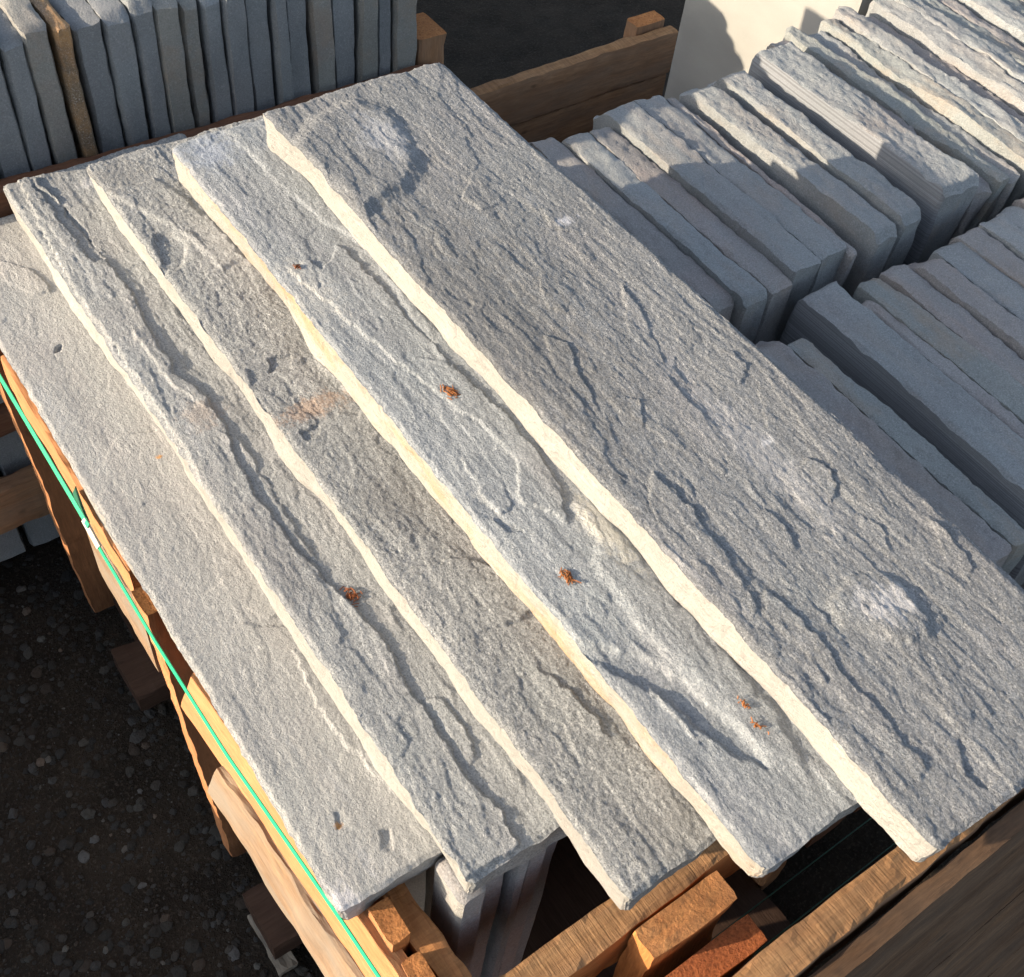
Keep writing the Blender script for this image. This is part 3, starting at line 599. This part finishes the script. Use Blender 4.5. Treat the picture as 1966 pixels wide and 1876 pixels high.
rowA = [(0.965, 1.005, -0.02, 0.0, 1), (1.012, 1.062, 0.000, 0.0, 1), (1.066, 1.100, -0.004, -0.03, 2), (1.135, 1.205, 0.012, 0.02, 0), (1.212, 1.240, 0.002, -0.03, 1), (1.243, 1.290, 0.004, 0.0, 2),
        (1.294, 1.345, 0.004, 0.0, 1), (1.352, 1.392, 0.012, 0.0, 1), (1.398, 1.455, 0.008, -0.005, 0), (1.458, 1.510, 0.010, 0.0, 1), (1.513, 1.560, 0.014, -0.005, 0), (1.566, 1.615, 0.010, 0.005, 0),
        (1.62, 1.67, 0.012, 0.01, 1), (1.676, 1.72, 0.012, 0.01, 0), (1.726, 1.78, 0.012, 0.01, 2), (1.786, 1.84, 0.012, 0.0, 0), (1.846, 1.9, 0.012, 0.0, 1)]
for i, (a, c_, dz, fy, kd) in enumerate(rowA):
    saw = i in (3,)
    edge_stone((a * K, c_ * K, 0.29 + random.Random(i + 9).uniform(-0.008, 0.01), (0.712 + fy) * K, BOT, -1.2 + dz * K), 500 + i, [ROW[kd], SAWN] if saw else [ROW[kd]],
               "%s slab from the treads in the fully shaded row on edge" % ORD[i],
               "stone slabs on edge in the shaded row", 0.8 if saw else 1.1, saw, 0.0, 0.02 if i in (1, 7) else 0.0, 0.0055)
# crate that holds both rows
c2 = empty("wooden_crate", (1.7, 0.75, -2.03), "wooden crate with a long brown back beam holding the rows of stone slabs on edge", "crate")
board("crate_floor", (1.06, 2.75, 0.22, 1.50, -1.80, -1.73), 'X', [DARKWOOD, DARKWOOD], c2)
board("back_beam", (1.07, 1.612, 1.520, 1.548, -1.292, -1.198), 'X', [BROWNWOOD, ORANGE_END, SAWWOOD], c2, 0.0016, (0, 0.012), label="upper brown board of the crate back")
board("back_beam", (1.07, 1.612, 1.523, 1.550, -1.385, -1.297), 'X', [BROWNWOOD, ORANGE_END], c2, 0.0016, (0, 0.012))
board("back_post", (1.53, 1.605, 1.552, 1.590, -2.0, -1.188), 'Z', [BROWNWOOD, ORANGE_END], c2)
board("back_post", (1.49, 1.54, 1.49, 1.518, -2.0, -1.388), 'Z', [BROWNWOOD, ORANGE_END], c2)
for xa in (1.07, 1.9, 2.65):
    board("base_beam", (xa, xa + 0.09, 0.25, 1.5, -2.03, -1.805), 'Y', [DARKWOOD, DARKWOOD], c2)
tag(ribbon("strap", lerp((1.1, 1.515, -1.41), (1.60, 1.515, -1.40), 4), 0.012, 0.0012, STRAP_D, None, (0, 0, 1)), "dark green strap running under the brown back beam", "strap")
# large smooth panel standing behind the rows
pan = edge_stone((2.03, 2.08, 1.415, 1.915, -1.98, -1.02), 801, [PANEL], "large smooth upright stone panel half in sun behind the long row of slabs", None, 0.25, False, 0.0, 0, 0.02)
for i in range(4):
    edge_stone((2.11 + i * 0.08, 2.17 + i * 0.08, 1.50, 1.95, -1.98, -1.1), 820 + i, [TALL[i % 2]], "%s of the dark upright slabs standing just behind the sunlit stone panel" % ORD[i], "dark upright slabs behind the panel", 0.8, False, 0, 0, 0.02)

# ---------------------------------------------------------------- tall stones at the back
TX = [0.269, 0.280, 0.314, 0.349, 0.383, 0.413, 0.454, 0.493, 0.525, 0.561, 0.594, 0.628, 0.663, 0.702, 0.727, 0.766, 0.806, 0.848, 0.885, 0.913, 0.957]
TX = [x * 1.078 for x in TX]
TX = [TX[0] - 0.045 * k for k in range(4, 0, -1)] + [TX[0]] + TX[2:]
nT = len(TX) - 1
rr = random.Random(4)
for i in range(nT):
    gap = (0.002, 0.0005, 0.006, 0.001, 0.003)[i % 5] if i < 13 else 0.0015
    brown = i == 7
    top = -0.922 + rr.uniform(-0.012, 0.008) - (0.05 if i > nT - 5 else 0)
    back = nT - 1 - i
    m = [BROWNSTONE] if brown else [TALL[1] if rr.random() < 0.35 else TALL[0]]
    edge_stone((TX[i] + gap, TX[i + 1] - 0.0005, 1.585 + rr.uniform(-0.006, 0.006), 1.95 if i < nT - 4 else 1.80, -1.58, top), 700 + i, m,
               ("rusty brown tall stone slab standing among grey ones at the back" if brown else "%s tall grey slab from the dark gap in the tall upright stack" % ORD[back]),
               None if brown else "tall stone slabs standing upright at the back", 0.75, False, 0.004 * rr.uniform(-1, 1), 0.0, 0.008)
c3 = empty("wooden_crate", (0.45, 1.75, -1.64), "upper wooden crate at the back with a dark red-brown rail holding tall upright slabs", "crate")
board("front_rail", (-0.35, 1.068, 1.532, 1.566, -1.235, -1.120), 'X', [DARKWOOD, DARKWOOD], c3, 0.0016, (0, -0.026))
board("crate_post", (1.032, 1.092, 1.580, 1.66, -1.63, -1.10), 'Z', [BROWNWOOD, ORANGE_END], c3, 0.001)
board("crate_floor", (-0.35, 1.06, 1.57, 2.0, -1.64, -1.585), 'X', [DARKWOOD, DARKWOOD], c3)
board("crate_post", (-0.30, -0.24, 1.57, 1.62, -1.63, -1.13), 'Z', [DARKWOOD, DARKWOOD], c3)
c4 = empty("wooden_crate", (0.3, 1.8, -2.03), "lower wooden crate in deep shade under the upper back crate", "crate")
board("front_beam", (-0.45, 0.95, 1.535, 1.575, -1.845, -1.735), 'X', [BROWNWOOD, BROWNWOOD], c4, 0.0016, (0, 0.0))
board("side_beam", (-0.45, -0.40, 1.58, 2.05, -2.02, -1.70), 'Y', [BROWNWOOD, BROWNWOOD], c4)
board("side_beam", (0.90, 0.95, 1.58, 2.05, -2.02, -1.70), 'Y', [BROWNWOOD, BROWNWOOD], c4)
for (xa) in (-0.44, 0.25, 0.89):
    board("crate_post", (xa, xa + 0.055, 1.58, 1.63, -2.03, -1.66), 'Z', [BROWNWOOD, BROWNWOOD], c4)
for i in range(7):
    xa = -0.16 + i * 0.075
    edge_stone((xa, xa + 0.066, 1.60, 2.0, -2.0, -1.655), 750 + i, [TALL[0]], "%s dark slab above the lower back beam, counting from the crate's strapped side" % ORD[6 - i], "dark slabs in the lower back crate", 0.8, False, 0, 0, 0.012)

c6 = empty("wooden_crate", (0.35, 2.9, -2.03), "added unseen deep crate of upright slabs casting shade behind the tall stack", "crate")  # added out of view to keep sun off the back ground and panel
board("crate_floor", (-0.4, 1.05, 2.12, 3.9, -2.03, -1.95), 'Y', [DARKWOOD, DARKWOOD], c6)
board("side_board", (1.03, 1.055, 2.12, 3.9, -1.95, -1.35), 'Y', [BROWNWOOD, BROWNWOOD], c6)
for i in range(6):
    edge_stone((0.94 - i * 0.12, 1.02 - i * 0.12, 2.13, 3.85, -1.945, -1.10), 980 + i, [TALL[0]], "%s long slab in the added unseen deep crate behind the tall stack" % ORD[i], "long slabs in the added deep shading crate behind the tall stack", 0.6, False, 0, 0.03, 0.03)

# ---------------------------------------------------------------- stones inside the main crate
inn = [(0.271, 0.303, 0.292), (0.306, 0.345, 0.310), (0.347, 0.366, 0.300), (0.369, 0.398, 0.306), (0.402, 0.428, 0.318)]
for i, (a, c_, yn) in enumerate(inn):
    edge_stone((a, c_, yn, 0.346, -1.985, -1.148), 900 + i, [ROW[1] if i % 2 == 0 else ROW[0], RISER] if i == 0 else [ROW[1 if i % 2 else 0]],
               "%s upright slab inside the crate below the treads, counting from the sunlit one" % ORD[i] if i else "sunlit cream faced slab standing upright in the crate below the treads", "slabs standing inside the crate below the treads", 0.35, i == 0, 0, 0, 0.006)
for i, xa in enumerate((0.28, 0.34, 0.40)):
    edge_stone((xa, xa + 0.045, 0.42, 1.40, -1.985, -1.207), 910 + i, [ROW[0]], "%s long slab lying under the lowest tread inside the crate" % ORD[i], "long slabs under the lowest tread", 0.3, False, 0, 0, 0.02)
for i, (a, c_, z) in enumerate(((0.455, 0.50, -1.150), (0.56, 0.61, -1.092), (0.665, 0.715, -1.034), (0.78, 0.83, -0.978))):
    edge_stone((a, c_, 0.52, 1.20, -1.985, z), 930 + i, [ROW[0]], "%s dark slab standing hidden deep under the raised treads" % ORD[i], "dark slabs under the raised treads", 0.4, False, 0, 0, 0.02)

# unseen pallet of slabs, added beyond the left edge of the view: it keeps the low sun off the ground
c5 = empty("wooden_crate", (-1.9, 2.0, -2.03), "added unseen low crate of upright slabs that shades the soil", "crate")
board("crate_floor", (-2.4, -1.4, 0.5, 3.4, -2.03, -1.95), 'Y', [DARKWOOD, DARKWOOD], c5)
board("side_board", (-1.40, -1.37, 0.5, 3.4, -1.95, -1.52), 'Y', [BROWNWOOD, BROWNWOOD], c5)
for i in range(5):
    edge_stone((-1.50 - i * 0.11, -1.415 - i * 0.11, 0.55, 3.35, -1.945, -1.38), 950 + i, [TALL[0]], "%s long slab in the added unseen low crate, counting from the main crate" % ORD[i], "long slabs in the added low shading crate", 0.6, False, 0, 0, 0.03)

# ---------------------------------------------------------------- small things
st = board("wood_stick", (0.160, 0.195, 0.585, 0.70, -2.036, -2.022), 'Y', [CREAMWOOD, CREAMWOOD], None, 0.003)
tag(st, "weathered grey stick of wood lying on the gravel beside the crate foot", "stick")
def needles(loc, n, size, mat, label, seed, rot=0.0):
    rs = random.Random(seed); V = []; F = []
    for k in range(n):
        a = rot + rs.gauss(0, 0.8); l = size * rs.uniform(.12, .5); wdt = 0.0006
        cx, cy = rs.gauss(0, size * .13), rs.gauss(0, size * .22)
        ca, sa = math.cos(a), math.sin(a); h0 = rs.uniform(0.0004, 0.0014); bend = rs.uniform(-.3, .3) * l
        pts = [(cx + ca * l * t - sa * bend * t * t, cy + sa * l * t + ca * bend * t * t, h0 + 0.001 * math.sin(3.1 * (t + .5)) + rs.uniform(0, .0006)) for t in (-.5, -.2, .1, .5)]
        b0 = len(V)
        for p in pts: V += [(p[0] - sa * wdt, p[1] + ca * wdt, p[2]), (p[0] + sa * wdt, p[1] - ca * wdt, p[2]), (p[0], p[1], p[2] + wdt * 1.6)]
        for i in range(3):
            o_ = b0 + i * 3
            for q in range(3): F.append((o_ + q, o_ + (q + 1) % 3, o_ + 3 + (q + 1) % 3, o_ + 3 + q))
        F += [(b0 + 2, b0 + 1, b0), (b0 + 9, b0 + 10, b0 + 11)]
    o = mesh_obj("needle_tuft", V, F, mat); o.location = (loc[0], loc[1], loc[2] + H - 0.0028)
    return tag(o, label, "dry needles")
needles((0.5437, 0.7437, -0.970), 34, 0.026, NEEDLE, "bright orange tuft of dry needles beside the long pale ledge of a tread", 1, 1.8)
needles((0.3449, 0.6283, -1.085), 40, 0.026, NEEDLE_D, "brown tuft of dry needles on the tread with the long zigzag ledge", 2, 0.2)
needles((0.5048, 0.4666, -0.970), 40, 0.020, NEEDLE, "round rusty tuft of dry needles on the tread below the topmost one", 3, 1.2)
needles((0.5600, 0.2560, -0.9665), 16, 0.012, NEEDLE, "small orange fleck of dry needles touching the topmost tread's edge", 4, 0.5)
needles((0.5560, 0.2320, -0.9665), 14, 0.014, NEEDLE, "tiny scattered orange needle bits just below the topmost tread's edge", 5, 0.2)
needles((0.4963, 1.0196, -0.9685), 16, 0.012, NEEDLE_D, "small dark red needle fleck near the far end of a tread", 6, 0.2)
